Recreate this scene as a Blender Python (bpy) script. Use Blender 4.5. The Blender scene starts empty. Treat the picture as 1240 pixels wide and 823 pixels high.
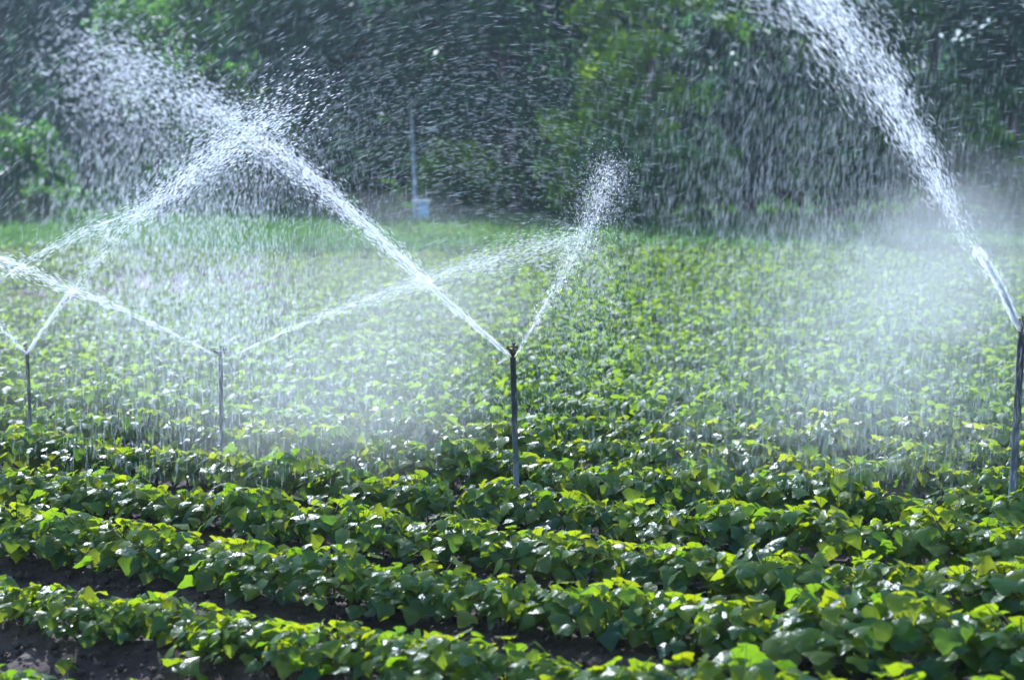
import bpy, math, random
import numpy as np
from mathutils import Vector, Matrix

R = math.radians
rng = np.random.default_rng(11)
random.seed(11)
scene = bpy.context.scene
col = scene.collection

# ------------------------------------------------------------------ camera
FPX = 2000.0          # focal length in photo pixels (1240 wide)
DS = 2 / 3            # depths below were surveyed for a 3000 px lens
CAMH = 1.86
PITCH = math.atan(161.5 / FPX)
cam_d = bpy.data.cameras.new('camera')
cam = bpy.data.objects.new('camera', cam_d); col.objects.link(cam)
cam.location = (0, 0, CAMH)
cam.rotation_euler = (R(90) - PITCH, 0, 0)
cam_d.sensor_width = 36
cam_d.lens = 36 * FPX / 1240
cam_d.clip_start = 0.2
cam_d.clip_end = 3000
cam_d.dof.use_dof = True
cam_d.dof.focus_distance = 8.8
cam_d.dof.aperture_fstop = 2.2
scene.camera = cam

def at(px, py, d):
    """point in the world seen at photo pixel (px,py) at depth d (world y)"""
    cx = (px - 620) / FPX; cy = -(py - 411.5) / FPX
    cp, sp = math.cos(PITCH), math.sin(PITCH)
    v = np.array([cx, cp + cy * sp, -sp + cy * cp])
    v = v * (d * DS / v[1])
    return np.array([0, 0, CAMH]) + v

# ------------------------------------------------------------------ noise
def _hash(ix, iy, seed):
    h = (ix * 374761393 + iy * 668265263 + seed * 1442695041) & 0xffffffff
    h = ((h ^ (h >> 13)) * 1274126177) & 0xffffffff
    return ((h ^ (h >> 16)) & 0xffff) / 65535.0
def noise2(x, y, seed=0):
    x = np.asarray(x, float); y = np.asarray(y, float)
    ix = np.floor(x).astype(np.int64); iy = np.floor(y).astype(np.int64)
    fx = x - ix; fy = y - iy
    fx = fx * fx * (3 - 2 * fx); fy = fy * fy * (3 - 2 * fy)
    a = _hash(ix, iy, seed); b = _hash(ix + 1, iy, seed)
    c = _hash(ix, iy + 1, seed); d = _hash(ix + 1, iy + 1, seed)
    return (a * (1 - fx) + b * fx) * (1 - fy) + (c * (1 - fx) + d * fx) * fy
def fbm(x, y, seed=0, o=4):
    s = 0; a = .5
    for i in range(o):
        s = s + a * noise2(x * 2 ** i, y * 2 ** i, seed + i); a *= .5
    return s
def smooth(t):
    t = np.clip(t, 0, 1); return t * t * (3 - 2 * t)

# rows of the crop: direction and spacing
ROWA = R(60)
RDIR = np.array([-math.sin(ROWA), math.cos(ROWA)])     # along a row, away to the left
RNRM = np.array([math.cos(ROWA), math.sin(ROWA)])      # across the rows
SP = 0.80
# row phase: crest of one row passes photo pixel (0,690)
_p = at(0, 690, 10.5)
PH = (_p[0] * RNRM[0] + _p[1] * RNRM[1]) % SP

def terrain(x, y):
    x = np.asarray(x, float); y = np.asarray(y, float)
    z = .03 * np.clip(y - 4, -6, 8) + 1.36 * smooth((y - 13) / 38) + .03 * np.clip(x, -3, 3) * (1 - smooth((y - 6) / 5))
    z = z + 0.10 * (fbm(x * .15 + 9, y * .15, 3, 2) - .4) * smooth((y - 10) / 8)
    hill = smooth((y - 50) / 60) * 7.5
    z = z + hill * (1 - .35 * smooth((x + 5) / 30))
    return z
def ground_z(x, y):
    z = terrain(x, y)
    r = np.asarray(x) * RNRM[0] + np.asarray(y) * RNRM[1]
    ph = ((r - PH) / SP) % 1.0
    fade = 1 - smooth((np.asarray(y) - 30) / 10)
    return z + fade * 0.055 * np.cos(2 * np.pi * ph)

# ------------------------------------------------------------------ object helpers
def link_mesh(name, verts, faces, mats=(), parent=None, smooth_sh=False, fmat=None):
    me = bpy.data.meshes.new(name)
    me.from_pydata([tuple(v) for v in verts], [], [tuple(f) for f in faces])
    for m in mats: me.materials.append(m)
    if fmat is not None: me.polygons.foreach_set('material_index', fmat)
    if smooth_sh: me.polygons.foreach_set('use_smooth', [True] * len(me.polygons))
    me.update()
    o = bpy.data.objects.new(name, me); col.objects.link(o)
    if parent is not None: o.parent = parent
    return o
def fast_mesh(name, V, F, mat, parent=None, smooth_sh=True, attrs=None):
    """V (n,3) F (m,3 or 4) numpy"""
    me = bpy.data.meshes.new(name)
    n = len(V); m, k = F.shape
    me.vertices.add(n); me.vertices.foreach_set('co', np.ascontiguousarray(V, dtype=np.float32).ravel())
    me.loops.add(m * k); me.loops.foreach_set('vertex_index', np.ascontiguousarray(F, dtype=np.int32).ravel())
    me.polygons.add(m)
    me.polygons.foreach_set('loop_start', np.arange(0, m * k, k, dtype=np.int32))
    me.polygons.foreach_set('loop_total', np.full(m, k, dtype=np.int32))
    me.update(calc_edges=True)
    me.validate()
    if smooth_sh: me.polygons.foreach_set('use_smooth', np.ones(len(me.polygons), dtype=bool))
    if attrs:
        for an, arr in attrs.items():
            a = me.attributes.new(an, 'FLOAT', 'POINT'); a.data.foreach_set('value', np.asarray(arr, dtype=np.float32))
    me.materials.append(mat)
    o = bpy.data.objects.new(name, me); col.objects.link(o)
    if parent is not None: o.parent = parent
    return o
def empty(name, loc, rz=0):
    o = bpy.data.objects.new(name, None); col.objects.link(o)
    o.location = loc; o.rotation_euler.z = rz; o.empty_display_size = .2
    return o
def tag(o, label=None, cat=None, group=None, kind=None):
    if label: o['label'] = label
    if cat: o['category'] = cat
    if group: o['group'] = group
    if kind: o['kind'] = kind
    return o
def tube(pts, rad, n=8, cap=True):
    """returns verts, quad faces of a tapered tube along pts"""
    pts = np.asarray(pts, float); N = len(pts)
    rad = np.broadcast_to(np.asarray(rad, float), (N,))
    V = []; F = []
    up = np.array([0.13, 0.31, 0.94])
    for i in range(N):
        t = pts[min(i + 1, N - 1)] - pts[max(i - 1, 0)]; t = t / (np.linalg.norm(t) + 1e-9)
        if abs(t @ up) > .95: up = np.array([1., 0.1, 0])
        a = np.cross(t, up); a /= np.linalg.norm(a); b = np.cross(t, a)
        for k in range(n):
            an = 2 * math.pi * k / n
            V.append(pts[i] + rad[i] * (math.cos(an) * a + math.sin(an) * b))
    for i in range(N - 1):
        for k in range(n):
            F.append((i * n + k, i * n + (k + 1) % n, (i + 1) * n + (k + 1) % n, (i + 1) * n + k))
    if cap:
        F.append(tuple(range(n))); F.append(tuple(range((N - 1) * n, N * n))[::-1])
    return V, F
class MB:
    def __init__(s): s.V = []; s.F = []
    def add(s, V, F):
        o = len(s.V); s.V += [tuple(v) for v in V]; s.F += [tuple(i + o for i in f) for f in F]; return s
    def tube(s, pts, rad, n=8): return s.add(*tube(pts, rad, n))
    def box(s, c, d, bev=0):
        x, y, z = c; a, b, e = d[0] / 2, d[1] / 2, d[2] / 2
        V = [(x + i * a, y + j * b, z + k * e) for i in (-1, 1) for j in (-1, 1) for k in (-1, 1)]
        F = [(0, 1, 3, 2), (4, 6, 7, 5), (0, 4, 5, 1), (2, 3, 7, 6), (0, 2, 6, 4), (1, 5, 7, 3)]
        return s.add(V, F)
    def build(s, name, mat, parent=None, sm=False): return link_mesh(name, s.V, s.F, [mat], parent, sm)

# ------------------------------------------------------------------ materials
def new_mat(name):
    m = bpy.data.materials.new(name); m.use_nodes = True
    nt = m.node_tree; nt.nodes.clear()
    out = nt.nodes.new('ShaderNodeOutputMaterial')
    return m, nt, out
def N(nt, t, **kw):
    n = nt.nodes.new(t)
    for k, v in kw.items(): setattr(n, k, v)
    return n
def ramp(nt, stops):
    n = nt.nodes.new('ShaderNodeValToRGB')
    el = n.color_ramp.elements
    while len(el) < len(stops): el.new(.5)
    for e, (p, c) in zip(el, stops): e.position = p; e.color = (*c, 1)
    return n
def leaf_material(name, cols, tcols, transl=.5, rough=.35, spec=.5, bump=0, coat=0.0, nscale=3.0):
    m, nt, out = new_mat(name); L = nt.links.new
    at_ = N(nt, 'ShaderNodeAttribute', attribute_name='tone')
    r1 = ramp(nt, cols); r2 = ramp(nt, tcols)
    L(at_.outputs['Fac'], r1.inputs[0]); L(at_.outputs['Fac'], r2.inputs[0])
    geo = N(nt, 'ShaderNodeNewGeometry'); no = N(nt, 'ShaderNodeTexNoise'); no.inputs['Scale'].default_value = nscale * 10
    L(geo.outputs['Position'], no.inputs['Vector'])
    mp = N(nt, 'ShaderNodeMapRange'); mp.inputs['To Min'].default_value = .7; mp.inputs['To Max'].default_value = 1.3
    L(no.outputs['Fac'], mp.inputs['Value'])
    mul = N(nt, 'ShaderNodeVectorMath', operation='SCALE'); L(r1.outputs[0], mul.inputs[0]); L(mp.outputs[0], mul.inputs['Scale'])
    pb = N(nt, 'ShaderNodeBsdfPrincipled'); L(mul.outputs[0], pb.inputs['Base Color'])
    pb.inputs['Roughness'].default_value = rough
    pb.inputs['Specular IOR Level'].default_value = spec
    pb.inputs['Coat Weight'].default_value = coat; pb.inputs['Coat Roughness'].default_value = .28
    tr = N(nt, 'ShaderNodeBsdfTranslucent'); mul2 = N(nt, 'ShaderNodeVectorMath', operation='SCALE')
    L(r2.outputs[0], mul2.inputs[0]); L(mp.outputs[0], mul2.inputs['Scale']); L(mul2.outputs[0], tr.inputs['Color'])
    if bump:
        bp = N(nt, 'ShaderNodeBump'); bp.inputs['Strength'].default_value = bump; bp.inputs['Distance'].default_value = .01
        n2 = N(nt, 'ShaderNodeTexNoise'); n2.inputs['Scale'].default_value = 45; n2.inputs['Detail'].default_value = 2
        L(geo.outputs['Position'], n2.inputs['Vector']); L(n2.outputs['Fac'], bp.inputs['Height']); L(bp.outputs[0], pb.inputs['Normal'])
    mx = N(nt, 'ShaderNodeMixShader'); mx.inputs[0].default_value = transl
    L(pb.outputs[0], mx.inputs[1]); L(tr.outputs[0], mx.inputs[2]); L(mx.outputs[0], out.inputs['Surface'])
    return m
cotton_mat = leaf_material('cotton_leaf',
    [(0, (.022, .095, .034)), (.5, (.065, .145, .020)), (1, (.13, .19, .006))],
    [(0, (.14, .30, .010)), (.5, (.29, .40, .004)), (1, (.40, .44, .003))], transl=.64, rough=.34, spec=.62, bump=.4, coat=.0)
cotton_far_mat = leaf_material('cotton_leaf_massed',
    [(0, (.03, .11, .03)), (.5, (.065, .16, .022)), (1, (.11, .19, .01))],
    [(0, (.19, .35, .015)), (.5, (.29, .42, .01)), (1, (.38, .46, .01))], transl=.60, rough=.46, spec=.45, bump=.4)
grass_mat = leaf_material('grass_blade',
    [(0, (.03, .09, .02)), (.6, (.06, .14, .03)), (1, (.12, .17, .04))],
    [(0, (.08, .24, .03)), (.6, (.16, .34, .04)), (1, (.3, .4, .06))], transl=.45, rough=.5)
def tree_mat(name, a, b, ta, tb, t=.3):
    return leaf_material(name, [(0, a), (1, b)], [(0, ta), (1, tb)], transl=t, rough=.5, spec=.35, nscale=.08)
crown_dark = tree_mat('crown_leaf_dark', (.018, .065, .038), (.045, .11, .045), (.04, .16, .05), (.11, .26, .06), .42)
crown_mid = tree_mat('crown_leaf_mid', (.03, .10, .03), (.08, .16, .03), (.11, .32, .03), (.24, .44, .05), .5)
crown_bright = tree_mat('crown_leaf_bright', (.06, .17, .015), (.14, .26, .015), (.25, .50, .01), (.50, .66, .02), .6)

def bark_material(name, c1, c2):
    m, nt, out = new_mat(name); L = nt.links.new
    tc = N(nt, 'ShaderNodeTexCoord'); mpn = N(nt, 'ShaderNodeMapping'); mpn.inputs['Scale'].default_value = (6, 6, 1.2)
    no = N(nt, 'ShaderNodeTexNoise'); no.inputs['Scale'].default_value = 3; no.inputs['Detail'].default_value = 5
    L(tc.outputs['Object'], mpn.inputs[0]); L(mpn.outputs[0], no.inputs['Vector'])
    r = ramp(nt, [(.35, c1), (.65, c2)]); L(no.outputs['Fac'], r.inputs[0])
    pb = N(nt, 'ShaderNodeBsdfPrincipled'); pb.inputs['Roughness'].default_value = .9
    bp = N(nt, 'ShaderNodeBump'); bp.inputs['Strength'].default_value = .6; L(no.outputs['Fac'], bp.inputs['Height']); L(bp.outputs[0], pb.inputs['Normal'])
    L(r.outputs[0], pb.inputs['Base Color']); L(pb.outputs[0], out.inputs['Surface'])
    return m
bark = bark_material('bark', (.05, .042, .04), (.14, .115, .10))
stem_mat = bark_material('green_stem', (.06, .10, .03), (.14, .13, .06))

def metal_material(name, c1, c2, rough=.5, metallic=.3, scale=8):
    m, nt, out = new_mat(name); L = nt.links.new
    tc = N(nt, 'ShaderNodeTexCoord')
    no = N(nt, 'ShaderNodeTexNoise'); no.inputs['Scale'].default_value = scale; no.inputs['Detail'].default_value = 6
    L(tc.outputs['Object'], no.inputs['Vector'])
    r = ramp(nt, [(.38, c1), (.66, c2)]); L(no.outputs['Fac'], r.inputs[0])
    pb = N(nt, 'ShaderNodeBsdfPrincipled'); pb.inputs['Roughness'].default_value = rough; pb.inputs['Metallic'].default_value = metallic
    L(r.outputs[0], pb.inputs['Base Color']); L(pb.outputs[0], out.inputs['Surface'])
    return m
pipe_mat = metal_material('galvanised_pipe', (.06, .075, .095), (.14, .165, .20), .45, .4, 14)
brass_mat = metal_material('tarnished_brass', (.055, .03, .02), (.20, .12, .06), .45, .6, 40)
coup_mat = metal_material('coupling_metal', (.14, .14, .09), (.26, .25, .18), .6, .3, 40)
post_mat = metal_material('painted_post', (.22, .26, .34), (.34, .38, .46), .6, 0, 3)
box_mat = metal_material('pale_box_paint', (.20, .36, .55), (.28, .46, .64), .6, 0, 6)
white_mat = metal_material('white_paint', (.75, .74, .70), (.85, .84, .8), .5, 0, 6)

# soil and ground
gm, nt, out = new_mat('soil'); L = nt.links.new
geo = N(nt, 'ShaderNodeNewGeometry')
n1 = N(nt, 'ShaderNodeTexNoise'); n1.inputs['Scale'].default_value = 9; n1.inputs['Detail'].default_value = 8; n1.inputs['Roughness'].default_value = .7
n2 = N(nt, 'ShaderNodeTexNoise'); n2.inputs['Scale'].default_value = .6; n2.inputs['Detail'].default_value = 3
L(geo.outputs['Position'], n1.inputs['Vector']); L(geo.outputs['Position'], n2.inputs['Vector'])
r1 = ramp(nt, [(.30, (.035, .023, .018)), (.5, (.085, .060, .048)), (.75, (.17, .13, .11))]); L(n1.outputs['Fac'], r1.inputs[0])
rg = ramp(nt, [(.35, (.035, .075, .02)), (.65, (.075, .12, .035))]); L(n1.outputs['Fac'], rg.inputs[0])
sx = N(nt, 'ShaderNodeSeparateXYZ'); L(geo.outputs['Position'], sx.inputs[0])
mr = N(nt, 'ShaderNodeMapRange'); mr.inputs['From Min'].default_value = 34; mr.inputs['From Max'].default_value = 44
ad = N(nt, 'ShaderNodeMath', operation='MULTIPLY_ADD'); L(n2.outputs['Fac'], ad.inputs[0]); ad.inputs[1].default_value = 16; L(sx.outputs['Y'], ad.inputs[2])
L(ad.outputs[0], mr.inputs['Value'])
mx = N(nt, 'ShaderNodeMix', data_type='RGBA'); L(mr.outputs[0], mx.inputs['Factor']); L(r1.outputs[0], mx.inputs['A']); L(rg.outputs[0], mx.inputs['B'])
pb = N(nt, 'ShaderNodeBsdfPrincipled'); L(mx.outputs['Result'], pb.inputs['Base Color'])
rr = ramp(nt, [(.4, (.62,) * 3), (.7, (1.,) * 3)]); L(n2.outputs['Fac'], rr.inputs[0]); L(rr.outputs[0], pb.inputs['Roughness'])
pb.inputs['Specular IOR Level'].default_value = .15
bp = N(nt, 'ShaderNodeBump'); bp.inputs['Strength'].default_value = .9; bp.inputs['Distance'].default_value = .03
n3 = N(nt, 'ShaderNodeTexNoise'); n3.inputs['Scale'].default_value = 28; n3.inputs['Detail'].default_value = 7; n3.inputs['Roughness'].default_value = .65
L(geo.outputs['Position'], n3.inputs['Vector']); L(n3.outputs['Fac'], bp.inputs['Height']); L(bp.outputs[0], pb.inputs['Normal'])
L(pb.outputs[0], out.inputs['Surface'])

# water drops: backlit broken water, scatters light in all directions
wm, nt, out = new_mat('water_drop'); L = nt.links.new
tr = N(nt, 'ShaderNodeBsdfTranslucent'); tr.inputs[0].default_value = (.93, .96, 1, 1)
df = N(nt, 'ShaderNodeBsdfDiffuse'); df.inputs[0].default_value = (.93, .96, 1, 1)
gl = N(nt, 'ShaderNodeBsdfGlossy'); gl.inputs[0].default_value = (1, 1, 1, 1); gl.inputs['Roughness'].default_value = .3
m1 = N(nt, 'ShaderNodeMixShader'); m1.inputs[0].default_value = .8; L(df.outputs[0], m1.inputs[1]); L(tr.outputs[0], m1.inputs[2])
m2 = N(nt, 'ShaderNodeMixShader'); m2.inputs[0].default_value = .12; L(m1.outputs[0], m2.inputs[1]); L(gl.outputs[0], m2.inputs[2])
tp = N(nt, 'ShaderNodeBsdfTransparent'); m3 = N(nt, 'ShaderNodeMixShader'); m3.inputs[0].default_value = .30
L(m2.outputs[0], m3.inputs[1]); L(tp.outputs[0], m3.inputs[2]); L(m3.outputs[0], out.inputs['Surface'])
# thin falling water: lets a good part of what is behind through
wt, nt, out = new_mat('thin_water'); L = nt.links.new
tr = N(nt, 'ShaderNodeBsdfTranslucent'); tr.inputs[0].default_value = (.85, .93, 1, 1)
df = N(nt, 'ShaderNodeBsdfDiffuse'); df.inputs[0].default_value = (.85, .93, 1, 1)
tp = N(nt, 'ShaderNodeBsdfTransparent')
m1 = N(nt, 'ShaderNodeMixShader'); m1.inputs[0].default_value = .8; L(df.outputs[0], m1.inputs[1]); L(tr.outputs[0], m1.inputs[2])
m2 = N(nt, 'ShaderNodeMixShader'); m2.inputs[0].default_value = .55; L(m1.outputs[0], m2.inputs[1]); L(tp.outputs[0], m2.inputs[2])
L(m2.outputs[0], out.inputs['Surface'])

ww = wm.copy(); ww.name = 'white_water'
for n_ in ww.node_tree.nodes:
    if n_.type == 'MIX_SHADER' and abs(n_.inputs[0].default_value - .30) < .001 and any(l.from_node.type == 'BSDF_TRANSPARENT' for l in n_.inputs[2].links): n_.inputs[0].default_value = .55

# ------------------------------------------------------------------ ground
ys = np.concatenate([np.linspace(-40, 3, 14), np.linspace(3.3, 5, 14), np.arange(5.03, 11, .025), 11 * np.exp(np.linspace(0.004, math.log(250 / 11), 230))])
u = np.linspace(-1, 1, 421); u = np.sign(u) * np.abs(u) ** 1.7
W = 8 + 1.0 * np.clip(ys, 0, None) + np.where(ys < 3, 20, 0)
GX = u[None, :] * W[:, None]; GY = np.repeat(ys[:, None], len(u), 1)
GZ = ground_z(GX, GY)
near = (1 - smooth((GY - 10) / 10)) * smooth((GY + 2) / 4)
GZ = GZ + near * (0.085 * (fbm(GX * 5, GY * 5, 21, 5) - .47) + .05 * np.clip(fbm(GX * 11, GY * 11, 5, 3) - .5, 0, 1))
nr, nc = GX.shape
idx = np.arange(nr * nc).reshape(nr, nc)
F = np.stack([idx[:-1, :-1], idx[:-1, 1:], idx[1:, 1:], idx[1:, :-1]], -1).reshape(-1, 4)
g = fast_mesh('ground', np.stack([GX, GY, GZ], -1).reshape(-1, 3), F, gm)
tag(g, kind='structure', label='dark wet soil of the crop field rising to a grassy bank')

# ------------------------------------------------------------------ cotton leaves
def leaf_shape(hi, seed):
    r = np.random.default_rng(seed)
    half = [(.22, -.13), (.50, -.05), (.70, .27), (.47, .46), (.36, .66), (.21, .86)] if hi else [(.44, -.08), (.64, .32), (.36, .68)]
    tip = (0, 1.05)
    j = r.uniform(-.05, .05, (2, len(half), 2))
    right = [(x + j[0, i, 0], y + j[0, i, 1]) for i, (x, y) in enumerate(half)]
    left = [(-x + j[1, i, 0], y + j[1, i, 1]) for i, (x, y) in enumerate(half)]
    rib = [(0, 0), (0, .35), (0, .68)] if hi else [(0, 0), (0, .45)]
    P = rib + right + left + [tip]
    nb = len(rib); h = len(half); T = nb + 2 * h
    Fs = []
    if hi:
        a = nb; Fs += [(0, a, a + 1), (0, a + 1, 1), (1, a + 1, a + 2), (1, a + 2, a + 3), (1, a + 3, a + 4), (1, a + 4, 2), (2, a + 4, a + 5), (2, a + 5, T)]
        b = nb + h; Fs += [(0, b + 1, b), (0, 1, b + 1), (1, b + 2, b + 1), (1, b + 3, b + 2), (1, b + 4, b + 3), (1, 2, b + 4), (2, b + 5, b + 4), (2, T, b + 5)]
    else:
        a = nb; Fs += [(0, a, a + 1), (0, a + 1, 1), (1, a + 1, a + 2), (1, a + 2, T)]
        b = nb + h; Fs += [(0, b + 1, b), (0, 1, b + 1), (1, b + 2, b + 1), (1, T, b + 2)]
    P = np.array(P, float)
    droop = r.uniform(.16, .42); fold = r.uniform(-.15, .30); side = r.uniform(.08, .35)
    z = -droop * P[:, 1] ** 2 + fold * np.abs(P[:, 0]) + .05 * np.cos(P[:, 0] * 9) - side * P[:, 0] ** 2 * 1.6
    ph = r.uniform(0, 6.28, 2)
    z += .055 * np.sin(P[:, 0] * 7 + ph[0]) * np.sin(P[:, 1] * 6 + ph[1]) + r.normal(0, .018, len(P))
    return np.column_stack([P, z]), np.array(Fs)
HI = [leaf_shape(True, 100 + i) for i in range(8)]
LO = [leaf_shape(False, 200 + i) for i in range(6)]

def plant_leaves(r, height, nleaf, size, spread):
    """leaf frames: base point, tip direction, normal, size, tone; and petiole start"""
    out = []
    for i in range(nleaf):
        t = (i + .6) / nleaf
        hz = height * (.36 + .62 * t ** .8) * r.uniform(.92, 1.08)
        az = i * 2.4 + r.uniform(-.5, .5)
        reach = spread * (1.05 - .55 * t ** 2.2) * r.uniform(.35, 1.15)
        d = np.array([math.cos(az), math.sin(az), 0])
        start = np.array([0, 0, hz * .72]) + d * reach * .12
        base = np.array([0, 0, hz]) + d * reach
        dr = r.uniform(.05, 1.15) * (1 - .25 * t)
        az2 = az + r.normal(0, .5); d2 = np.array([math.cos(az2), math.sin(az2), 0])
        tipd = d2 * math.cos(dr) + np.array([0, 0, -math.sin(dr)])
        side = np.cross(tipd, [0, 0, 1]); side /= np.linalg.norm(side)
        nrm = np.cross(side, tipd)
        roll = r.normal(0, .33)
        nrm = nrm * math.cos(roll) + side * math.sin(roll); side = np.cross(tipd, nrm)
        s = size * r.uniform(.6, 1.15) * (1 - .25 * t ** 4)
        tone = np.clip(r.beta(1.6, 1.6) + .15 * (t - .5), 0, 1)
        out.append((start, base, tipd, nrm, side, s, tone))
    return out
def leaves_mesh_arrays(frames, shapes, r):
    Vs = []; Fs = []; T = []; off = 0
    for (st, base, tipd, nrm, side, s, tone) in frames:
        P, Fl = shapes[r.integers(len(shapes))]
        V = base + s * (P[:, 0:1] * side + P[:, 1:2] * tipd + P[:, 2:3] * nrm)
        Vs.append(V); Fs.append(Fl + off); off += len(P); T.append(np.full(len(P), tone))
    return np.vstack(Vs), np.vstack(Fs), np.concatenate(T)

# individual plants: prototypes
protos = []
for k in range(9):
    r = np.random.default_rng(500 + k)
    hgt = r.uniform(.22, .275)
    fr = plant_leaves(r, hgt, int(r.integers(50, 58)), .074, .19)
    V, Fm, T = leaves_mesh_arrays(fr, HI, r)
    root = empty('cotton_plant', (0, 0, 0))
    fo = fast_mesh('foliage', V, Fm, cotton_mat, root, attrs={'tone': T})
    mb = MB()
    mb.tube([(0, 0, -.06), (.004, .003, hgt * .5), (-.003, .004, hgt * .93)], [.005, .004, .002], 6)
    for (st, base, *_) in fr:
        mid = (st + base) / 2 + np.array([0, 0, .012]); mb.tube([st * np.array([.3, .3, 1]), mid, base], [.002, .0015, .0011], 4)
    so = mb.build('stem', stem_mat, root, True)
    protos.append(root)

def slots(y0, y1, halfw, spacing):
    """plant spots along every row in the visible wedge"""
    out = []
    ys_ = np.linspace(y0, y1, 3)
    kmin = int((-halfw(y1) * RNRM[0] + y0 * RNRM[1] - PH) / SP) - 2
    kmax = int((halfw(y1) * RNRM[0] + y1 * RNRM[1] - PH) / SP) + 2
    for k in range(kmin, kmax):
        rr_ = PH + k * SP
        for s in np.arange(-70, 110, spacing):
            x = RNRM[0] * rr_ + RDIR[0] * s; y = RNRM[1] * rr_ + RDIR[1] * s
            if y0 < y < y1 and abs(x) < halfw(y): out.append((x, y, k))
    return out
K0 = int(round((_p[0] * RNRM[0] + _p[1] * RNRM[1] - PH) / SP))   # the row through pixel (0,690)
cand = slots(4.6, 41.5, lambda y: .31 * y + .25 + .02 * y, .15)
rng.shuffle(cand)
cand = sorted(cand, key=lambda c: c[1])
near_pl = []; far_pl = []
for (x, y, k) in cand:
    k = int(k)
    # the wide bare furrow at the lower left of the photograph
    if k == K0 - 1: x -= .13 * RNRM[0]; y -= .13 * RNRM[1]
    if k < K0 - 1 or y < 4.4: continue
    x += rng.normal(0, .045); y += rng.normal(0, .05)
    if len(near_pl) < 298: near_pl.append((x, y, k))
    else: far_pl.append((x, y, k))
rows_used = sorted({k for *_, k in near_pl})
ORD = ['nearest', 'second', 'third', 'fourth', 'fifth', 'sixth', 'seventh', 'eighth', 'ninth', 'tenth', 'eleventh', 'twelfth']
def clone(root):
    c = root.copy(); col.objects.link(c)
    for ch in root.children:
        d = ch.copy(); col.objects.link(d); d.parent = c
    return c
used = set()
for i, (x, y, k) in enumerate(near_pl):
    pi_ = int(rng.integers(len(protos)))
    if i < len(protos): pi_ = i
    o = protos[pi_] if pi_ not in used else clone(protos[pi_]); used.add(pi_)
    sc = rng.uniform(.8, 1.12) * (1 + .14 * min(max(x, 0), 1.8) * (1 if y < 6.5 else .3))
    if k <= K0 and x < -.5: sc *= .80
    o.location = (x, y, float(ground_z(x, y)) - .01)
    o.rotation_euler = (rng.normal(0, .05), rng.normal(0, .05), rng.uniform(0, 6.28))
    o.scale = (sc * 1.03, sc * 1.03, sc * rng.uniform(.9, 1.08))
    dk = k - K0
    if dk <= -1: lab, gr = 'cotton plant in the closest row, cut by the bottom edge below the bare soil', 'cotton plants in the closest row'
    elif dk == 0: lab, gr = 'cotton plant in the full row just behind the bare dark soil patch', 'cotton plants in the row behind the bare soil'
    elif dk == 1: lab, gr = 'cotton plant in the second row behind the bare dark soil patch', 'cotton plants in the second row behind the bare soil'
    elif dk == 2: lab, gr = 'cotton plant in the third row behind the bare dark soil patch', 'cotton plants in the third row behind the bare soil'
    else: lab, gr = 'cotton plant in the rows around the feet of the nearer sprinkler pipes', 'cotton plants around the sprinkler feet'
    tag(o, lab, 'cotton plant', gr)

# the rest of the crop, past 300 plants: one mass
Vs = []; Fs = []; Ts = []; off = 0
lib = []
for k in range(14):
    r = np.random.default_rng(700 + k)
    fr = plant_leaves(r, r.uniform(.22, .27), 44, .076, .22)
    lib.append(leaves_mesh_arrays(fr, LO, r))
libf = []
for k in range(10):
    r = np.random.default_rng(800 + k)
    fr = plant_leaves(r, r.uniform(.24, .27), 40, .082, .26)
    libf.append(leaves_mesh_arrays(fr, LO, r))
for (x, y, k) in far_pl:
    if y > 33 + 8 * float(noise2(x * .4, y * .4, 77)): continue
    V, Fm, T = (lib if y < 19 else libf)[int(rng.integers(10))]
    cover = float(fbm(x * .25 + 4, y * .12, 31, 2))
    sc = rng.uniform(.78, 1.1)
    if y > 17 and x < -.03 * y: sc *= np.clip(.4 + 1.1 * cover, .6, 1)
    if y > 20 and x < 0 and cover < .28 and rng.random() < .5: continue
    a = rng.uniform(0, 6.28); ca, sa = math.cos(a) * sc, math.sin(a) * sc
    W_ = np.column_stack([V[:, 0] * ca - V[:, 1] * sa + x, V[:, 0] * sa + V[:, 1] * ca + y, V[:, 2] * sc + float(ground_z(x, y)) - .01])
    Vs.append(W_); Fs.append(Fm + off); off += len(V); Ts.append(np.clip(.14 + T * .6 + rng.normal(0, .06) + .12 * (cover - .45), 0, 1))
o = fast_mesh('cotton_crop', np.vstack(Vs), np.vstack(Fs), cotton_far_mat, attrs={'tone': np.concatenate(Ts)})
tag(o, 'mass of cotton plants filling the field behind the nearer rows', 'cotton crop', kind='stuff')
print('far plants', len(far_pl), 'leaf verts', off)

# a few seedlings on the bare soil
seed_spots = [(218, 822, 'small twin leafed seedling on the bare soil at the bottom edge', 1.25),
              (283, 812, 'tiny single leaf seedling right of the twin leafed one', .6),
              (80, 800, 'pale little weed on the bare soil above the bottom left leaves', .65),
              (150, 745, 'thin low weed at the foot of the row above the bare soil', .75),
              (62, 775, 'smallest weed on the bare soil near the left edge', .5),
              (118, 765, 'creeping weed in the middle of the bare soil strip', .7)]
for i, (px, py, lab, s) in enumerate(seed_spots):
    d = 1.77 * FPX / (py - 250)
    p = at(px, py, d / DS); r = np.random.default_rng(900 + i)
    root = empty('seedling', (p[0], p[1], float(ground_z(p[0], p[1])) + .005))
    fr = plant_leaves(r, .11 * s * 1.3, 5 if s > 1 else 4, .075 * s, .05 * s)
    V, Fm, T = leaves_mesh_arrays(fr, HI, r); fast_mesh('foliage', V, Fm, cotton_mat, root, attrs={'tone': np.clip(T * .5 + .4, 0, 1)})
    mb = MB(); mb.tube([(0, 0, -.03), (0, 0, .05 * s), (.003, 0, .10 * s)], [.003, .0025, .0015], 5); mb.build('stem', stem_mat, root, True)
    tag(root, lab, 'seedling', 'seedlings on the bare soil')

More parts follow.
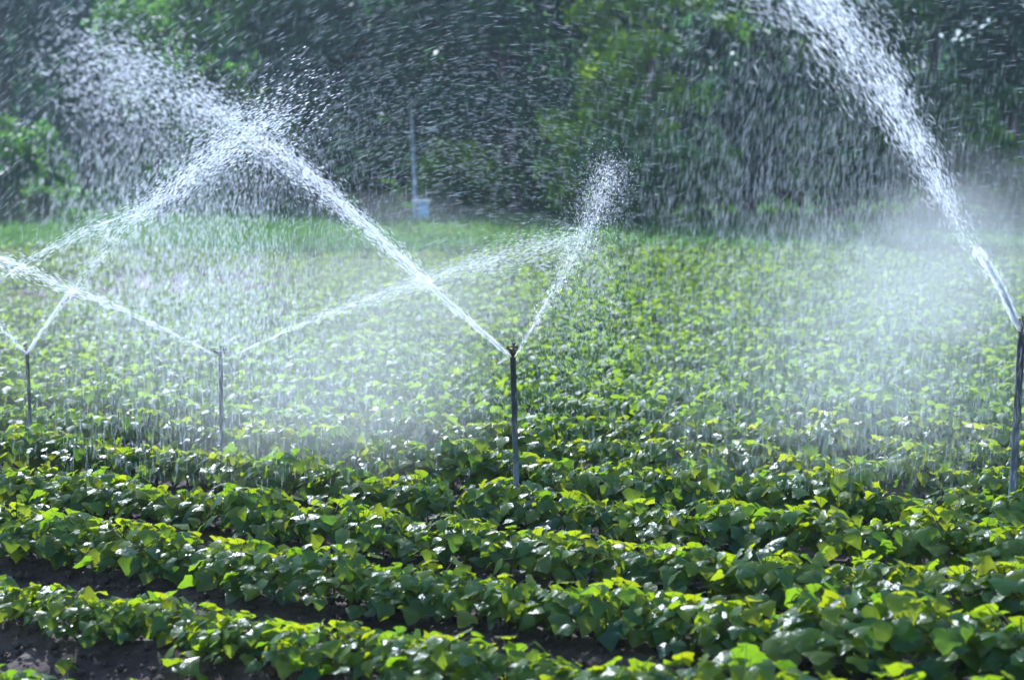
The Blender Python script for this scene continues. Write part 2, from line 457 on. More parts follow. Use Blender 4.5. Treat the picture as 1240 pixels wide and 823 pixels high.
# soil clods
Vs = []; Fs = []; off = 0
ico_v = np.array([(0, 0, 1), (.9, 0, .3), (.28, .85, .3), (-.72, .53, .3), (-.72, -.53, .3), (.28, -.85, .3), (0, 0, -.6)])
ico_f = np.array([(0, 1, 2), (0, 2, 3), (0, 3, 4), (0, 4, 5), (0, 5, 1), (6, 2, 1), (6, 3, 2), (6, 4, 3), (6, 5, 4), (6, 1, 5)])
for i in range(11000):
    y = 4.8 + 5 * rng.random() ** 1.3; x = rng.uniform(-1, 1) * (.33 * y + .2)
    s = .007 + .028 * rng.random() ** 3
    V = ico_v * s * rng.uniform(.6, 1.25, (7, 3)); a = rng.uniform(0, 6.28)
    V = np.column_stack([V[:, 0] * math.cos(a) - V[:, 1] * math.sin(a) + x, V[:, 0] * math.sin(a) + V[:, 1] * math.cos(a) + y, V[:, 2] + float(ground_z(x, y)) + .012])
    Vs.append(V); Fs.append(ico_f + off); off += 7
o = fast_mesh('soil_clods', np.vstack(Vs), np.vstack(Fs), gm, smooth_sh=False)
tag(o, 'loose crumbs and clods of dark wet soil between the rows', 'soil', kind='stuff')

# grass beyond the crop: mass of blades
n = 70000
yy = 31 + 50 * rng.random(n) ** 1.3; xx = rng.uniform(-1, 1, n) * (.33 * yy + 1.5)
hh = rng.uniform(.15, .42, n) * np.where(yy > 45, 1.3, 1); wd = rng.uniform(.012, .03, n) * (yy / 34)
az = rng.uniform(0, 2 * np.pi, n); ln = rng.normal(0, .12, (n, 2))
zz = ground_z(xx, yy) - .02
dx, dy = np.cos(az) * wd, np.sin(az) * wd
V = np.stack([np.stack([xx - dx, yy - dy, zz], -1), np.stack([xx + dx, yy + dy, zz], -1),
              np.stack([xx + ln[:, 0] * .5 + dx * .6, yy + ln[:, 1] * .5 + dy * .6, zz + hh * .6], -1), np.stack([xx + ln[:, 0] * 1.6, yy + ln[:, 1] * 1.6, zz + hh], -1)], 1).reshape(-1, 3)
b = np.arange(n)[:, None] * 4
F = np.vstack([b + [0, 1, 2], b + [0, 2, 3]])
tn = np.repeat(np.clip(fbm(xx * .2, yy * .2, 55, 3) + rng.normal(0, .12, n), 0, 1), 4)
o = fast_mesh('grass', V, F, grass_mat, attrs={'tone': tn})
tag(o, 'green grass and weeds on the bank at the far end of the field', 'grass', kind='stuff')

# ------------------------------------------------------------------ trees
def crown_arrays(r, clumps, leaf, per):
    """clumps: list of (center, radius(3)); many small folded leaf faces in every clump"""
    C = []; 
    for c, rad, tone in clumps:
        m = int(per * (rad[0] * rad[2]) ** .9 / .5)
        d = r.normal(0, 1, (m, 3)); d /= np.linalg.norm(d, axis=1)[:, None]
        q = d * (r.random(m) ** .55)[:, None] * np.array(rad) + np.array(c)
        C.append(np.column_stack([q, np.full(m, tone), d]))
    C = np.vstack(C); m = len(C)
    P = C[:, :3]; D = C[:, 4:7]
    nrm = D * .5 + r.normal(0, .7, (m, 3)) + np.array([0, 0, .35]); nrm /= np.linalg.norm(nrm, axis=1)[:, None]
    a = np.cross(nrm, r.normal(0, 1, (m, 3))); a /= np.linalg.norm(a, axis=1)[:, None]; b_ = np.cross(nrm, a)
    s = (leaf * r.uniform(.55, 1.35, m))[:, None]
    V = np.stack([P - a * s, P + b_ * s * .55 - nrm * s * .15, P + a * s * .9 - nrm * s * .1, P - b_ * s * .5 - nrm * s * .12], 1).reshape(-1, 3)
    i = np.arange(m)[:, None] * 4
    F = np.vstack([i + [0, 1, 2], i + [0, 2, 3]])
    tone = np.repeat(np.clip(C[:, 3] + r.normal(0, .15, m), 0, 1), 4)
    return V, F, tone
def make_tree(name, base, H, rx, z0, mat, label, seed, trunk_r=.2, lean=0, leaf=.15, per=95, nclump=60, group='trees behind the field', cat='tree', gap=.0, trunks=1):
    r = np.random.default_rng(seed)
    if mat is crown_bright: per = int(per * 1.7)
    x, y = base; z = float(terrain(x, y)) - .1
    root = empty(name, (x, y, z))
    mb = MB(); ends = []
    top = np.array([lean * H * .6, 0, H * .78])
    for tk in range(trunks):
        off_ = np.array([r.normal(0, .25) * (trunks > 1), r.normal(0, .15), 0])
        pts = [off_ + top * t + np.array([math.sin(t * 5 + seed) * .12 * t, math.cos(t * 4) * .1 * t, 0]) * H * .1 for t in np.linspace(0, 1, 8)]
        mb.tube(pts, trunk_r * np.array([1.35, 1.0, .88, .76, .62, .48, .32, .15]), 9)
        for b_ in range(8):
            t = r.uniform(.22, .92); p0 = np.array(pts[int(t * 7)]); a = r.uniform(0, 6.28)
            l = rx * r.uniform(.5, .95) * (1.15 - t * .6)
            p1 = p0 + np.array([math.cos(a) * l * .5, math.sin(a) * l * .5, l * .28]); p2 = p0 + np.array([math.cos(a) * l, math.sin(a) * l, l * .62])
            mb.tube([p0, p1, p2], trunk_r * (.45 - .3 * t) * np.array([1, .6, .2]), 6); ends.append(p2); ends.append(p1 * .4 + p2 * .6)
    mb.build('trunk', bark, root, True)
    clumps = []
    for i in range(nclump):
        if i < len(ends): c = ends[i] + r.normal(0, .2, 3)
        else:
            d = r.normal(0, 1, 3); d /= np.linalg.norm(d); k = r.random() ** .42
            c = np.array([d[0] * rx, d[1] * rx * .8, d[2] * (H - z0) / 2]) * k + np.array([lean * H * .4, 0, (H + z0) / 2])
        if c[2] < z0: c[2] = z0 + r.random() * .5
        rr_ = rx * r.uniform(.14, .30)
        clumps.append((c, (rr_ * 1.15, rr_, rr_ * .72), float(np.clip(r.normal(.75 if mat is crown_bright else .42, .22), 0, 1))))
    V, F, T = crown_arrays(r, clumps, leaf, per)
    fast_mesh('crown', V, F, mat, root, smooth_sh=False, attrs={'tone': T})
    tag(root, label, cat, group)
    return root
def xat(px, d): return (px - 620) / FPX * d * DS
T_ = [  # px, d, H, rx, z0, mat, trunk r, lean, label
    (625, 66, 9.5, 4.2, 2.6, crown_dark, .21, -.10, 'tall dark tree whose leaning grey trunk stands right of the pole with the box'),
    (450, 70, 8.6, 3.3, 2.0, crown_dark, .16, .02, 'dark dense tree behind the pole with the box'),
    (330, 72, 9.0, 3.2, 1.2, crown_mid, .15, 0, 'mid green tree left of the pole, behind the peak of the centre jet'),
    (222, 76, 9.5, 3.0, 2.4, crown_mid, .16, .03, 'mid green tree above the pale grass slope, by the thin grey post'),
    (110, 92, 12, 4.0, 4.2, crown_dark, .22, -.02, 'dark bluish tree beyond the grass slope behind the top left spray'),
    (10, 84, 11.5, 3.6, 3.2, crown_dark, .2, .02, 'dark tree at the top left corner above the round bush'),
    (545, 80, 10, 3.4, 2.4, crown_dark, .2, .04, 'dark tree standing behind the leaning trunk on its left side'),
    (712, 84, 9.8, 3.0, 1.0, crown_mid, .2, 0, 'hazy blue green tree set back in the gap left of the bright leafy tree'),
    (790, 60, 10, 2.1, 1.5, crown_bright, .2, -.03, 'bright yellow green tree at the edge of the right hand wood'),
    (905, 66, 10.5, 3.0, .6, crown_dark, .2, .02, 'dark tree just right of the bright leafy tree, behind the falling spray'),
    (1010, 65, 10, 2.9, .8, crown_mid, .18, -.03, 'green tree behind the rising jet of the right sprinkler'),
    (1120, 68, 10.5, 3.2, 1.0, crown_dark, .2, .03, 'dark tree right of the rising right jet'),
    (1225, 66, 10, 3.0, .8, crown_dark, .2, 0, 'dark tree at the top right corner above the right sprinkler'),
    (400, 95, 13, 4.5, 2.0, crown_dark, .25, 0, 'tallest dark tree far behind, between the pole and the mid green tree'),
    (130, 104, 13, 5.0, .8, crown_dark, .22, 0, 'far dark tree closing the gap behind the trees above the grass slope'),
    (640, 100, 14, 5.0, 1.5, crown_dark, .25, 0, 'tall far tree filling the gap above the leaning trunk'),
]
for i, (px, d, H, rx, z0, m, tr_, ln_, lab) in enumerate(T_):
    make_tree('tree', (xat(px, d), d * DS), H, rx, z0, m, lab, 40 + i, tr_, ln_, nclump=76 if d < 90 else 74, leaf=.15 if d < 90 else .2, per=120 if d < 90 else 90)
B_ = [  # bushes: px, d, H, rx, mat, label
    (12, 63, 2.9, 1.55, crown_mid, 'round yellow topped bush at the left edge of the field'),
    (-40, 60, 2.0, 1.3, crown_dark, 'low dark bush cut by the left edge in front of the round bush'),
    (300, 68, 2.9, 1.9, crown_mid, 'low bush left of the main jet under the mid green tree'),
    (395, 67, 3.3, 1.8, crown_mid, 'bush beside the pole, on its left'),
    (462, 66, 2.4, 1.3, crown_mid, 'leafy bush touching the left side of the pole'),
    (560, 65, 2.3, 1.5, crown_bright, 'yellow green bush between the white topped box and the leaning trunk'),
    (548, 63, .9, .6, crown_dark, 'little dark bush in the grass right of the white topped box'),
    (700, 66, 2.3, 1.3, crown_mid, 'bush right of the leaning trunk behind the fine spray'),
    (722, 60, 4.0, 1.35, crown_bright, 'bright arching shrub left of the bright leafy tree'),
    (790, 57, 3.0, 1.9, crown_mid, 'bush at the foot of the bright leafy tree'),
    (880, 63, 3.4, 1.9, crown_dark, 'dark bush behind the falling spray'),
    (965, 63, 3.6, 1.9, crown_mid, 'green bush under the top of the right jet'),
    (1060, 64, 3.4, 2.0, crown_mid, 'bush behind the misty part of the right jet'),
    (1150, 63, 3.6, 1.9, crown_mid, 'bush left of the yellow green one at the right edge'),
    (1222, 62, 2.5, 1.2, crown_bright, 'yellow green bush at the right edge behind the sprinkler'),
    (640, 71, 3.4, 2.2, crown_mid, 'dark bush behind the foot of the leaning trunk'),
]
for i, (px, d, H, rx, m, lab) in enumerate(B_):
    make_tree('bush', (xat(px, d), d * DS), H, rx, .1, m, lab, 140 + i, .05, 0, leaf=.11, per=230, nclump=60, group='bushes along the far edge of the field', cat='bush', trunks=2)

# far-off wood as one mass, closing the view behind the trees
r = np.random.default_rng(77); clumps = []
for i in range(330):
    y = r.uniform(76, 92); x = r.uniform(-34, 34); z = float(terrain(x, y)) + r.random() * 9
    rr_ = r.uniform(1.2, 2.4); clumps.append(((x, y, z), (rr_ * 1.2, rr_, rr_ * .9), float(np.clip(r.normal(.35, .2), 0, 1))))
V, F, T = crown_arrays(r, clumps, .34, 26)
o = fast_mesh('distant_wood', V, F, crown_dark, smooth_sh=False, attrs={'tone': T})
tag(o, 'far-off dark wood closing the view on the hill behind the trees', 'wood', kind='stuff')

# pole with box
p = at(503, 276, 60); z = float(terrain(p[0], p[1]))
root = empty('utility_pole', (p[0], p[1], z - .05))
mb = MB(); mb.tube([(0, 0, -.2), (-.02, 0, 1.2), (-.08, 0, 2.9)], [.055, .05, .04], 10); mb.build('pole', post_mat, root, True)
mb = MB(); mb.tube([(-.06, 0, 1.75), (.10, 0, 1.75)], .018, 6); mb.tube([(-.04, 0, .55), (.12, 0, .55)], .018, 6); mb.build('bracket', post_mat, root)
mb = MB(); mb.box((.20, 0, .42), (.26, .22, .54)); bx = mb.build('meter_box', box_mat, root)
m_ = bx.modifiers.new('b', 'BEVEL'); m_.width = .015; m_.segments = 2
mb = MB(); mb.box((.20, 0, .725), (.36, .32, .07)); ld = mb.build('lid', white_mat, bx)
m_ = ld.modifiers.new('b', 'BEVEL'); m_.width = .01; m_.segments = 2
mb = MB(); mb.box((.20, -.1115, .42), (.20, .004, .44)); mb.build('door', box_mat, bx)
tag(root, 'grey pole with a pale blue box under a white lid by the far trees', 'pole')
# thin grey post
p = at(194, 278, 58); z = float(terrain(p[0], p[1]))
mb = MB(); mb.tube([(0, 0, -.2), (-.03, 0, 1.2), (-.07, 0, 2.5)], [.065, .055, .05], 9); mb.tube([(-.07, 0, 2.5), (-.07, 0, 2.56)], [.07, .03], 9)
o = mb.build('post', bark, None, True); o.location = (p[0], p[1], z)
tag(o, 'weathered grey post on the left, seen through the falling drops', 'post')

# ------------------------------------------------------------------ sprinklers
def sprinkler(name, top_px, base_px, d, rad, azim, label, scale=1.0):
    """nozzle direction azim (rad, world), the riser runs from the soil to the head"""
    top = at(top_px[0], top_px[1], d); b_ = at(base_px[0], base_px[1], d)
    gz = float(ground_z(b_[0], b_[1]))
    k = (top[2] - gz + .1) / (top[2] - b_[2]); foot = top + (b_ - top) * k
    root = empty(name, tuple(foot)); T = Vector(top - foot)
    mb = MB(); Tn = np.array(T)
    mb.tube([Tn * 0, Tn * .5 + np.array([.003, 0, 0]), Tn], rad, 14); mb.build('riser_pipe', pipe_mat, root, True)
    head = empty('sprinkler_head', tuple(T)); head.parent = root; head.rotation_euler.z = azim; s = scale
    head.name = 'sprinkler_head'
    mb = MB(); mb.tube([(0, 0, -.035 * s), (0, 0, -.03 * s), (0, 0, -.005 * s), (0, 0, 0)], np.array([.013, .018, .018, .012]) * s * rad / .016, 6); mb.build('coupling', coup_mat, head)
    mb = MB()
    mb.tube([(0, 0, 0), (0, 0, .012 * s), (0, 0, .02 * s), (0, 0, .035 * s), (0, 0, .045 * s), (0, 0, .052 * s)], np.array([.010, .012, .020, .021, .016, .010]) * s, 12)
    mb.tube([(-.004 * s, 0, .04 * s), (-.004 * s, 0, .088 * s)], .0045 * s, 8)        # bridge posts
    mb.tube([(-.026 * s, 0, .03 * s), (-.026 * s, 0, .088 * s)], .0045 * s, 8)
    mb.tube([(-.030 * s, 0, .088 * s), (.004 * s, 0, .088 * s)], .006 * s, 8)
    mb.build('body', brass_mat, head, True)
    mb = MB(); mb.tube([(0, 0, .030 * s), (.028 * s, 0, .042 * s), (.055 * s, 0, .056 * s), (.062 * s, 0, .0595 * s)], np.array([.013, .011, .008, .0085]) * s, 10); mb.build('nozzle', brass_mat, head, True)
    mb = MB(); mb.tube([(0, 0, .032 * s), (-.025 * s, 0, .036 * s), (-.042 * s, 0, .042 * s)], np.array([.011, .009, .006]) * s, 10); mb.build('rear_nozzle', brass_mat, head, True)
    mb = MB()
    mb.tube([(-.055 * s, 0, .066 * s), (-.015 * s, .002, .062 * s), (.03 * s, .003, .070 * s), (.074 * s, 0, .074 * s)], np.array([.009, .005, .0045, .004]) * s, 8)
    mb.box((.076 * s, 0, .066 * s), (.006 * s, .016 * s, .024 * s)); mb.box((-.056 * s, 0, .062 * s), (.014 * s, .016 * s, .02 * s))
    mb.build('swing_arm', brass_mat, head, True)
    mb = MB(); cs = [(-.012 * s + .0095 * s * math.cos(t), .0095 * s * math.sin(t), .066 * s + .018 * s * t / 25) for t in np.linspace(0, 25, 60)]
    mb.tube(cs, .0012 * s, 5); mb.build('spring', pipe_mat, head, True)
    tag(root, label, 'sprinkler', 'impact sprinklers on risers in the field')
    return root
def azm(p, q): return math.atan2(q[1] - p[1], q[0] - p[0])
sprinkler('sprinkler', (621, 432), (625, 605), 12.8, .0150, azm(at(613, 428, 12.1), at(440, 270, 10.4)), 'centre sprinkler, a grey pipe with a bronze head sending jets left and right', .78)
sprinkler('sprinkler', (1237.5, 401), (1224, 615), 12.2, .0185, azm(at(1233, 394, 11.75), at(1170, 283, 10.6)), 'tallest sprinkler at the right edge on a thick leaning grey pipe', .85)
sprinkler('sprinkler', (267, 433), (268, 545), 14.7, .0125, azm(at(262, 430, 14.6), at(85, 350, 14)), 'thin sprinkler left of the centre one with level jets to both sides', .75)
sprinkler('sprinkler', (33, 427), (36, 515), 16.4, .0115, azm(at(33, 425, 16.3), at(85, 350, 15.7)), 'shortest farthest sprinkler near the left edge with a brief rising jet', .7)

# ------------------------------------------------------------------ water
def sample_path(P, t):
    """P (k,3) smooth path through the points, t in 0..1"""
    P = np.asarray(P, float); k = len(P)
    seg = np.linalg.norm(np.diff(P, axis=0), axis=1); s = np.concatenate([[0], np.cumsum(seg)]); s /= s[-1]
    m = np.empty_like(P)
    m[1:-1] = (P[2:] - P[:-2]) / (s[2:] - s[:-2])[:, None]; m[0] = (P[1] - P[0]) / (s[1] - s[0]); m[-1] = (P[-1] - P[-2]) / (s[-1] - s[-2])
    i = np.clip(np.searchsorted(s, t, side='right') - 1, 0, k - 2); h = (s[i + 1] - s[i]); u_ = (t - s[i]) / h
    h_ = h[:, None]; u_ = u_[:, None]
    q = (2 * u_**3 - 3 * u_**2 + 1) * P[i] + (u_**3 - 2 * u_**2 + u_) * h_ * m[i] + (-2 * u_**3 + 3 * u_**2) * P[i + 1] + (u_**3 - u_**2) * h_ * m[i + 1]
    dq = (6 * u_**2 - 6 * u_) / h_ * P[i] + (3 * u_**2 - 4 * u_ + 1) * m[i] + (-6 * u_**2 + 6 * u_) / h_ * P[i + 1] + (3 * u_**2 - 2 * u_) * m[i + 1]
    return q, dq / np.linalg.norm(dq, axis=1)[:, None]
def drops(C, D, length, rad):
    """slim drops: centres, directions, half length, radius -> V,F"""
    n = len(C); D = D / np.linalg.norm(D, axis=1)[:, None]
    a = np.cross(D, np.array([.3, 1, .2])); a /= np.linalg.norm(a, axis=1)[:, None]; b_ = np.cross(D, a)
    ro = np.random.default_rng(n).uniform(0, 6.283, n)[:, None]; a, b_ = a * np.cos(ro) + b_ * np.sin(ro), b_ * np.cos(ro) - a * np.sin(ro)
    length = np.broadcast_to(length, (n,))[:, None]; rad = np.broadcast_to(rad, (n,))[:, None]
    head = C + D * length * .55
    V = np.stack([C + D * length, head * .35 + C * .65 + a * rad, head * .35 + C * .65 - .5 * a * rad + .87 * b_ * rad, head * .35 + C * .65 - .5 * a * rad - .87 * b_ * rad, C - D * length], 1).reshape(-1, 3)
    i = np.arange(n)[:, None] * 5
    F = np.vstack([i + f for f in ([0, 1, 2], [0, 2, 3], [4, 2, 1], [4, 3, 2])])
    return V, F
def px2m(px, d): return px * d / FPX
def jet(label, pts, w0, w1, n, core_to, dens_pow=1.0, fall=0.0, core_r=.010, dl=(.02, .06), dr=(.0015, .004), seed=0, ragged=1.0, t_lo=0.0, dense=1.0, gap=None):
    """a jet is a thing: a solid core near the nozzle and the drops it breaks into"""
    r = np.random.default_rng(seed)
    P = np.array([at(*p) for p in pts])
    root = empty('water_jet', tuple(P[0]))
    base = P[0]
    # dense slivers of white water around the core
    nc = int(n * .075 * dense); t = min(1, core_to * 1.7) * r.beta(1.0, 1.5, nc); q, tg = sample_path(P, t)
    q = q + r.normal(0, 1, (nc, 3)) * (core_r * .34 + (w0 + (w1 - w0) * t ** 1.2) * .38)[:, None]
    V, F = drops(q - base, tg + r.normal(0, .035, (nc, 3)), r.uniform(.02, .07, nc), (.0010 + core_r * .16) * r.uniform(.5, 1.2, nc))
    dobj = fast_mesh('jet_core', V, F, ww, root, smooth_sh=True); dobj['kind'] = 'stuff'
    t = t_lo + (1 - t_lo) * r.random(n) ** (dens_pow * .72)
    q, tg = sample_path(P, t)
    if gap: t = t[(t < gap[0]) | (t > gap[1]) | (r.random(n) < .45)]; n = len(t)
    q, tg = sample_path(P, t)
    w = (core_r * .35 + w0 + (w1 - w0) * t ** 1.15)[:, None]
    g3 = r.normal(0, 1, (n, 3)) * w
    # streaky: drops gather in packets
    packet = noise2(t * 90 + seed, np.zeros(n) + seed, 9)
    g3 *= (.5 + packet)[:, None]
    q = q + g3; q[:, 2] -= fall * t ** 2 * r.exponential(1, n)
    D = tg + r.normal(0, .10, (n, 3)) + np.array([0, 0, -1.0])[None] * (t ** 2 * fall * .6)[:, None]
    ll = r.uniform(dl[0], dl[1], n); rr_ = r.uniform(dr[0], dr[1], n) * (.6 + .8 * t)
    V, F = drops(q - base, D, ll * .5, rr_)
    dobj = fast_mesh('droplets', V, F, wm, root, smooth_sh=True); dobj['kind'] = 'stuff'
    tag(root, label, 'water jet', 'jets of water from the sprinklers')
    return P
J1 = jet('thick white jet rising to the upper left from the centre sprinkler',
    [(614, 428, 12.75), (520, 345, 11.9), (440, 270, 11.2), (360, 200, 10.1), (280, 140, 9.1), (190, 88, 8.1), (95, 48, 7.2)],
    .004, .065, 7500, .36, .95, .06, .010, (.015, .045), (.0006, .0017), 1, dense=1.3)
J2 = jet('thin jet rising steeply to the right from the centre sprinkler',
    [(627, 426, 12.85), (660, 370, 13.4), (700, 300, 13.9), (722, 245, 14.4), (740, 195, 15)],
    .004, .075, 4600, .6, .8, .04, .004, (.008, .02), (.0009, .002), 2, dense=.5)
J3 = jet('broad foaming jet rising to the upper left from the sprinkler at the right edge',
    [(1233, 394, 12.15), (1205, 335, 11.6), (1170, 283, 10.9), (1110, 170, 9.6), (1060, 80, 8.9), (1000, 0, 8.2), (930, -70, 7.5), (850, -110, 7)],
    .005, .07, 6500, .12, .85, .05, .014, (.03, .09), (.0005, .0013), 3, dense=1.5, gap=(.20, .34))
J4 = jet('thin level jet going left from the thin sprinkler',
    [(261, 430, 14.65), (150, 375, 14.3), (85, 350, 14.0), (0, 312, 13.6), (-90, 285, 13.2)],
    .005, .028, 1500, .9, .9, .02, .006, (.02, .05), (.0009, .002), 4)
J5 = jet('faint jet climbing right from the thin sprinkler behind the mist',
    [(276, 434, 14.7), (370, 390, 15), (480, 350, 15.4), (600, 310, 16), (700, 285, 16.6)],
    .006, .06, 3600, .8, .75, .05, .0045, (.02, .05), (.0005, .0012), 5, dense=.5)
J6 = jet('brief thick jet rising right from the farthest sprinkler and passing over the crossing of jets',
    [(35, 424, 16.3), (62, 385, 16.0), (95, 340, 15.7), (180, 245, 14.5), (270, 170, 13.6), (370, 112, 12.8)],
    .006, .085, 2600, .12, .75, .05, .007, (.02, .05), (.0011, .0024), 6)
J7 = jet('short jet going up left from the farthest sprinkler to the left edge',
    [(31, 426, 16.3), (0, 396, 15.8), (-60, 350, 15)], .006, .05, 700, .8, 1, .02, .006, (.02, .04), (.001, .002), 7)
J8 = jet('long faint jet entering at the left edge and rising over the jet crossing',
    [(-80, 380, 14.6), (0, 338, 14.2), (80, 290, 13.9), (180, 248, 13.5), (240, 200, 13.1), (290, 168, 12.8)],
    .010, .034, 1500, .7, .8, .04, .005, (.02, .05), (.001, .0022), 8)

def falling(name, label, P, t0, t1, n, drop, spread, slant, seed, dl, dr, mat=wt, pw=1.0, group=None, land=0):
    """curtain of drops falling from a jet towards the crop"""
    r = np.random.default_rng(seed)
    t = t0 + (t1 - t0) * r.random(n) ** pw
    q, tg = sample_path(P, t)
    f = r.random(n) ** .8 * drop
    q = q + r.normal(0, 1, (n, 3)) * spread * np.array([1, 1.6, .7])
    vx = tg * np.array([1, 1, .2]) * np.exp(-f / .5)[:, None]
    q = q + tg * np.array([1, 1, 0]) * (f * slant)[:, None]; q[:, 2] -= f
    if land:                                  # the breeze carries the fine drops back over the field as they sink
        k = (f / drop) ** .7 * np.clip((land - q[:, 1]) / land, 0, 1); ny = q[:, 1] + k * (land - q[:, 1]) * .9
        q[:, 0] *= ny / q[:, 1]; q[:, 1] = ny
        low = CAMH - (r.uniform(.105, .175, n)) * q[:, 1]
        q[q[:, 2] < low, 2] = -9
    keep = q[:, 2] > terrain(q[:, 0], q[:, 1]) + .1; q = q[keep]; f = f[keep]; vx = vx[keep]; m = len(q)
    D = vx * .8 + np.array([0, 0, -1]) + r.normal(0, .07, (m, 3))
    V, F = drops(q, D, r.uniform(*dl, m) * .5, r.uniform(*dr, m))
    o = fast_mesh(name, V, F, mat, smooth_sh=True)
    tag(o, label, 'falling water', group, 'stuff'); return o
falling('falling_drops', 'heavy drops falling from the end of the thick centre jet', J1, .6, 1.0, 8000, .85, .08, .05, 21, (.010, .030), (.0006, .0015), wm)
falling('falling_drops', 'curtain of fine drops falling below the centre jet on the left', J1, .30, 1.0, 14000, 2.3, .30, .05, 22, (.03, .08), (.0003, .0008), wt, land=9.2)
falling('falling_drops', 'curtain of long drops falling from the right jet in front of the dark trees', J3, .36, 1.0, 26000, 1.9, .26, .10, 23, (.02, .06), (.0002, .00055), wt, land=8.4)
falling('falling_drops', 'fine drops raining on the crop in front of the right sprinkler', J3, .08, .9, 13000, 2.6, .38, .16, 24, (.03, .08), (.0003, .0007), wt, land=8.9)
falling('falling_drops', 'fine drops sinking from the steep jet of the centre sprinkler', J2, .5, 1, 3500, .8, .13, .02, 25, (.008, .02), (.0006, .0013), wt)
falling('falling_drops', 'fine drops under the faint jet of the thin sprinkler', J5, .1, 1, 6000, 1.1, .2, .02, 26, (.015, .04), (.0006, .0012), wt)
falling('falling_drops', 'fine drops under the jets crossing on the left', J6, .35, 1, 10000, 1.6, .28, .02, 27, (.03, .07), (.0003, .0008), wt, land=9.8)

# wind-blown drops from sprinklers outside the view, flying across in front of the trees
r = np.random.default_rng(31); n = 5500
px = r.uniform(-40, 1280, n); d = r.uniform(6.5, 14, n)
py = 330 * r.random(n) ** 1.25 - 30
keep = r.random(n) < np.interp(px, [0, 350, 560, 720, 900, 1050, 1240], [.9, .8, 1, .5, .3, .35, .7]); px, py, d = px[keep], py[keep], d[keep]; n = len(px)
C = np.array([at(a, b_, c) for a, b_, c in zip(px, py, d)])
ang = np.interp(px, [0, 250, 420, 560, 650, 760, 900, 1100, 1240], [38, 36, 24, 12, -4, -10, 60, 10, 4]) + r.normal(0, 5, n)
D = np.column_stack([np.cos(np.radians(ang)), r.normal(0, .3, n), np.sin(np.radians(ang))])
V, F = drops(C, D, r.uniform(.02, .06, n) * .5 * d / 8, r.uniform(.0002, .0006, n) * d / 8)
o = fast_mesh('blown_drops', V, F, wt, smooth_sh=True); tag(o, 'slanting drops blown across in front of the dark trees', 'flying drops', kind='stuff')
# dense patch of fine drops in front of the trees between the pole and the steep jet
r = np.random.default_rng(32); n = 4200
px = r.normal(560, 110, n); py = r.normal(165, 60, n); d = r.uniform(9, 14, n)
px[: n // 3] = r.normal(360, 75, n // 3); py[: n // 3] = r.normal(165, 50, n // 3)
C = np.array([at(a, b_, c) for a, b_, c in zip(px, py, d)])
ang = np.interp(px, [300, 450, 560, 700], [50, 25, 0, -12]) + r.normal(0, 9, n)
D = np.column_stack([np.cos(np.radians(ang)), r.normal(0, .3, n), np.sin(np.radians(ang))])
V, F = drops(C, D, r.uniform(.01, .034, n) * .5, r.uniform(.0003, .0008, n))
o = fast_mesh('blown_drops', V, F, wt, smooth_sh=True); tag(o, 'cloud of fine drops drifting in front of the trees near the pole', 'flying drops', kind='stuff')

# ------------------------------------------------------------------ mist and haze
def mist(label, centre, size, density, seed, n=9):
    """a soft cloud of very fine water, made of overlapping irregular puffs that thin out towards its rim"""
    r = np.random.default_rng(seed * 7)
    root = empty('mist', tuple(centre)); tag(root, label, 'mist', 'mist hanging over the field', 'stuff')
    nlat, nlon = 14, 22
    a = (np.pi * np.arange(nlat + 1) / nlat)[:, None]; b_ = (2 * np.pi * np.arange(nlon) / nlon)[None, :]
    U = np.stack([np.sin(a) * np.cos(b_), np.sin(a) * np.sin(b_), np.cos(a) + 0 * b_], -1).reshape(-1, 3)
    F = np.array([(i * nlon + j, (i + 1) * nlon + j, (i + 1) * nlon + (j + 1) % nlon, i * nlon + (j + 1) % nlon) for i in range(nlat) for j in range(nlon)])
    m, nt, out = new_mat('fine_mist')
    pv = N(nt, 'ShaderNodeVolumePrincipled'); pv.inputs['Color'].default_value = (.985, .99, 1, 1); pv.inputs['Anisotropy'].default_value = .5
    pv.inputs['Density'].default_value = density / n * 3.0; nt.links.new(pv.outputs[0], out.inputs['Volume'])
    for k in range(n):
        q = r.normal(0, .26, 3); f = r.uniform(.35, .95); ph = r.uniform(0, 6.28, 6)
        wob = 1 + .16 * np.sin(U[:, 0] * 3 + ph[0]) * np.sin(U[:, 2] * 4 + ph[1]) + .10 * np.sin(U[:, 0] * 7 + ph[2] + U[:, 1] * 5) * np.sin(U[:, 2] * 8 + ph[3])
        V = (q + U * wob[:, None] * f) * np.array(size)
        o = fast_mesh('puff', V, F, m, root)
    return root
c = at(425, 460, 14.6); mist('white veil of mist between the centre sprinkler and the thin one', c, (1.2, .9, .9), .095, 1, 14)
c = at(500, 345, 14.6); mist('thin veil of mist under the thick centre jet', c, (.8, .8, .5), .085, 2, 8)
c = at(1170, 310, 12.8); mist('bright mist around the right sprinkler jet', c, (.75, .75, .55), .21, 3, 12)
c = at(1080, 430, 13.8); mist('pale mist sinking on the crop left of the right sprinkler', c, (1.0, .9, .9), .10, 4, 12)
c = at(150, 400, 17.0); mist('weak mist around the farthest sprinkler', c, (1.7, 1.2, .8), .035, 5, 8)

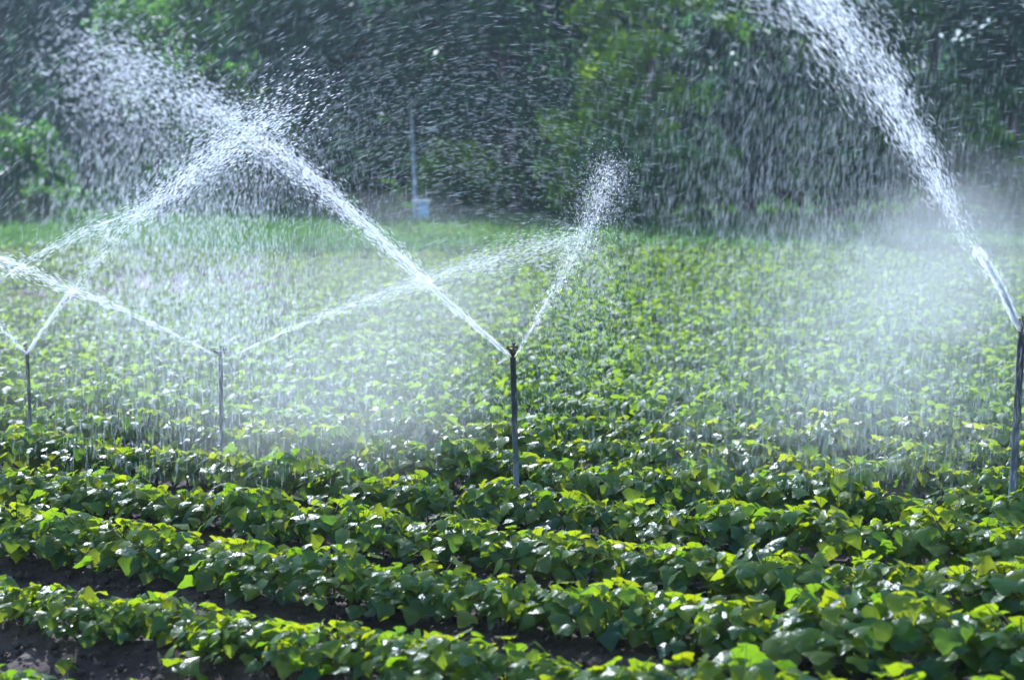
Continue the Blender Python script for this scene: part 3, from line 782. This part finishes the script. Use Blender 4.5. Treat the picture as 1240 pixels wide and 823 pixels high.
hm, nt, out = new_mat('haze_air')
pv = N(nt, 'ShaderNodeVolumePrincipled'); pv.inputs['Color'].default_value = (.72, .86, 1, 1); pv.inputs['Density'].default_value = .0008; pv.inputs['Anisotropy'].default_value = .35
nt.links.new(pv.outputs[0], out.inputs['Volume'])
zt = 24.0; zb = -2.2
mb = MB(); mb.box((0, 100, (zt + zb) / 2), (640, 420, zt - zb)); hz = mb.build('haze', hm)
tag(hz, 'thin bluish air of spray and haze over the whole field', 'haze', kind='stuff')

# ------------------------------------------------------------------ light
SUN_EL = R(40); SUN_AZ = R(-28)        # azimuth from +Y (view direction), negative is left
w = bpy.data.worlds.new('World'); scene.world = w; w.use_nodes = True
nt = w.node_tree; bg = nt.nodes['Background']
sky = nt.nodes.new('ShaderNodeTexSky'); sky.sky_type = 'NISHITA'; sky.sun_disc = False
sky.sun_elevation = SUN_EL; sky.sun_rotation = SUN_AZ
sky.air_density = 1.2; sky.dust_density = .6; sky.ozone_density = .8
nt.links.new(sky.outputs[0], bg.inputs[0]); bg.inputs[1].default_value = .15
sd = bpy.data.lights.new('sun', 'SUN'); sd.energy = 4.0; sd.angle = R(.5); sd.color = (1, .97, .92)
so = bpy.data.objects.new('sun', sd); col.objects.link(so)
dirv = Vector((math.sin(SUN_AZ) * math.cos(SUN_EL), math.cos(SUN_AZ) * math.cos(SUN_EL), math.sin(SUN_EL)))
so.rotation_euler = dirv.to_track_quat('Z', 'Y').to_euler(); so.location = (0, 0, 40)

# ------------------------------------------------------------------ render
scene.view_settings.view_transform = 'Standard'; scene.view_settings.look = 'None'
scene.view_settings.exposure = 0.92; scene.view_settings.gamma = 1
scene.view_settings.use_white_balance = True; scene.view_settings.white_balance_temperature = 5550
cy = scene.cycles
cy.max_bounces = 7; cy.diffuse_bounces = 4; cy.glossy_bounces = 2; cy.transmission_bounces = 4; cy.transparent_max_bounces = 40; cy.volume_bounces = 2
cy.use_adaptive_sampling = False
cy.volume_step_rate = 3.0; cy.volume_max_steps = 96
cy.use_denoising = True
cy.sample_clamp_indirect = 4
cy.caustics_reflective = False; cy.caustics_refractive = False
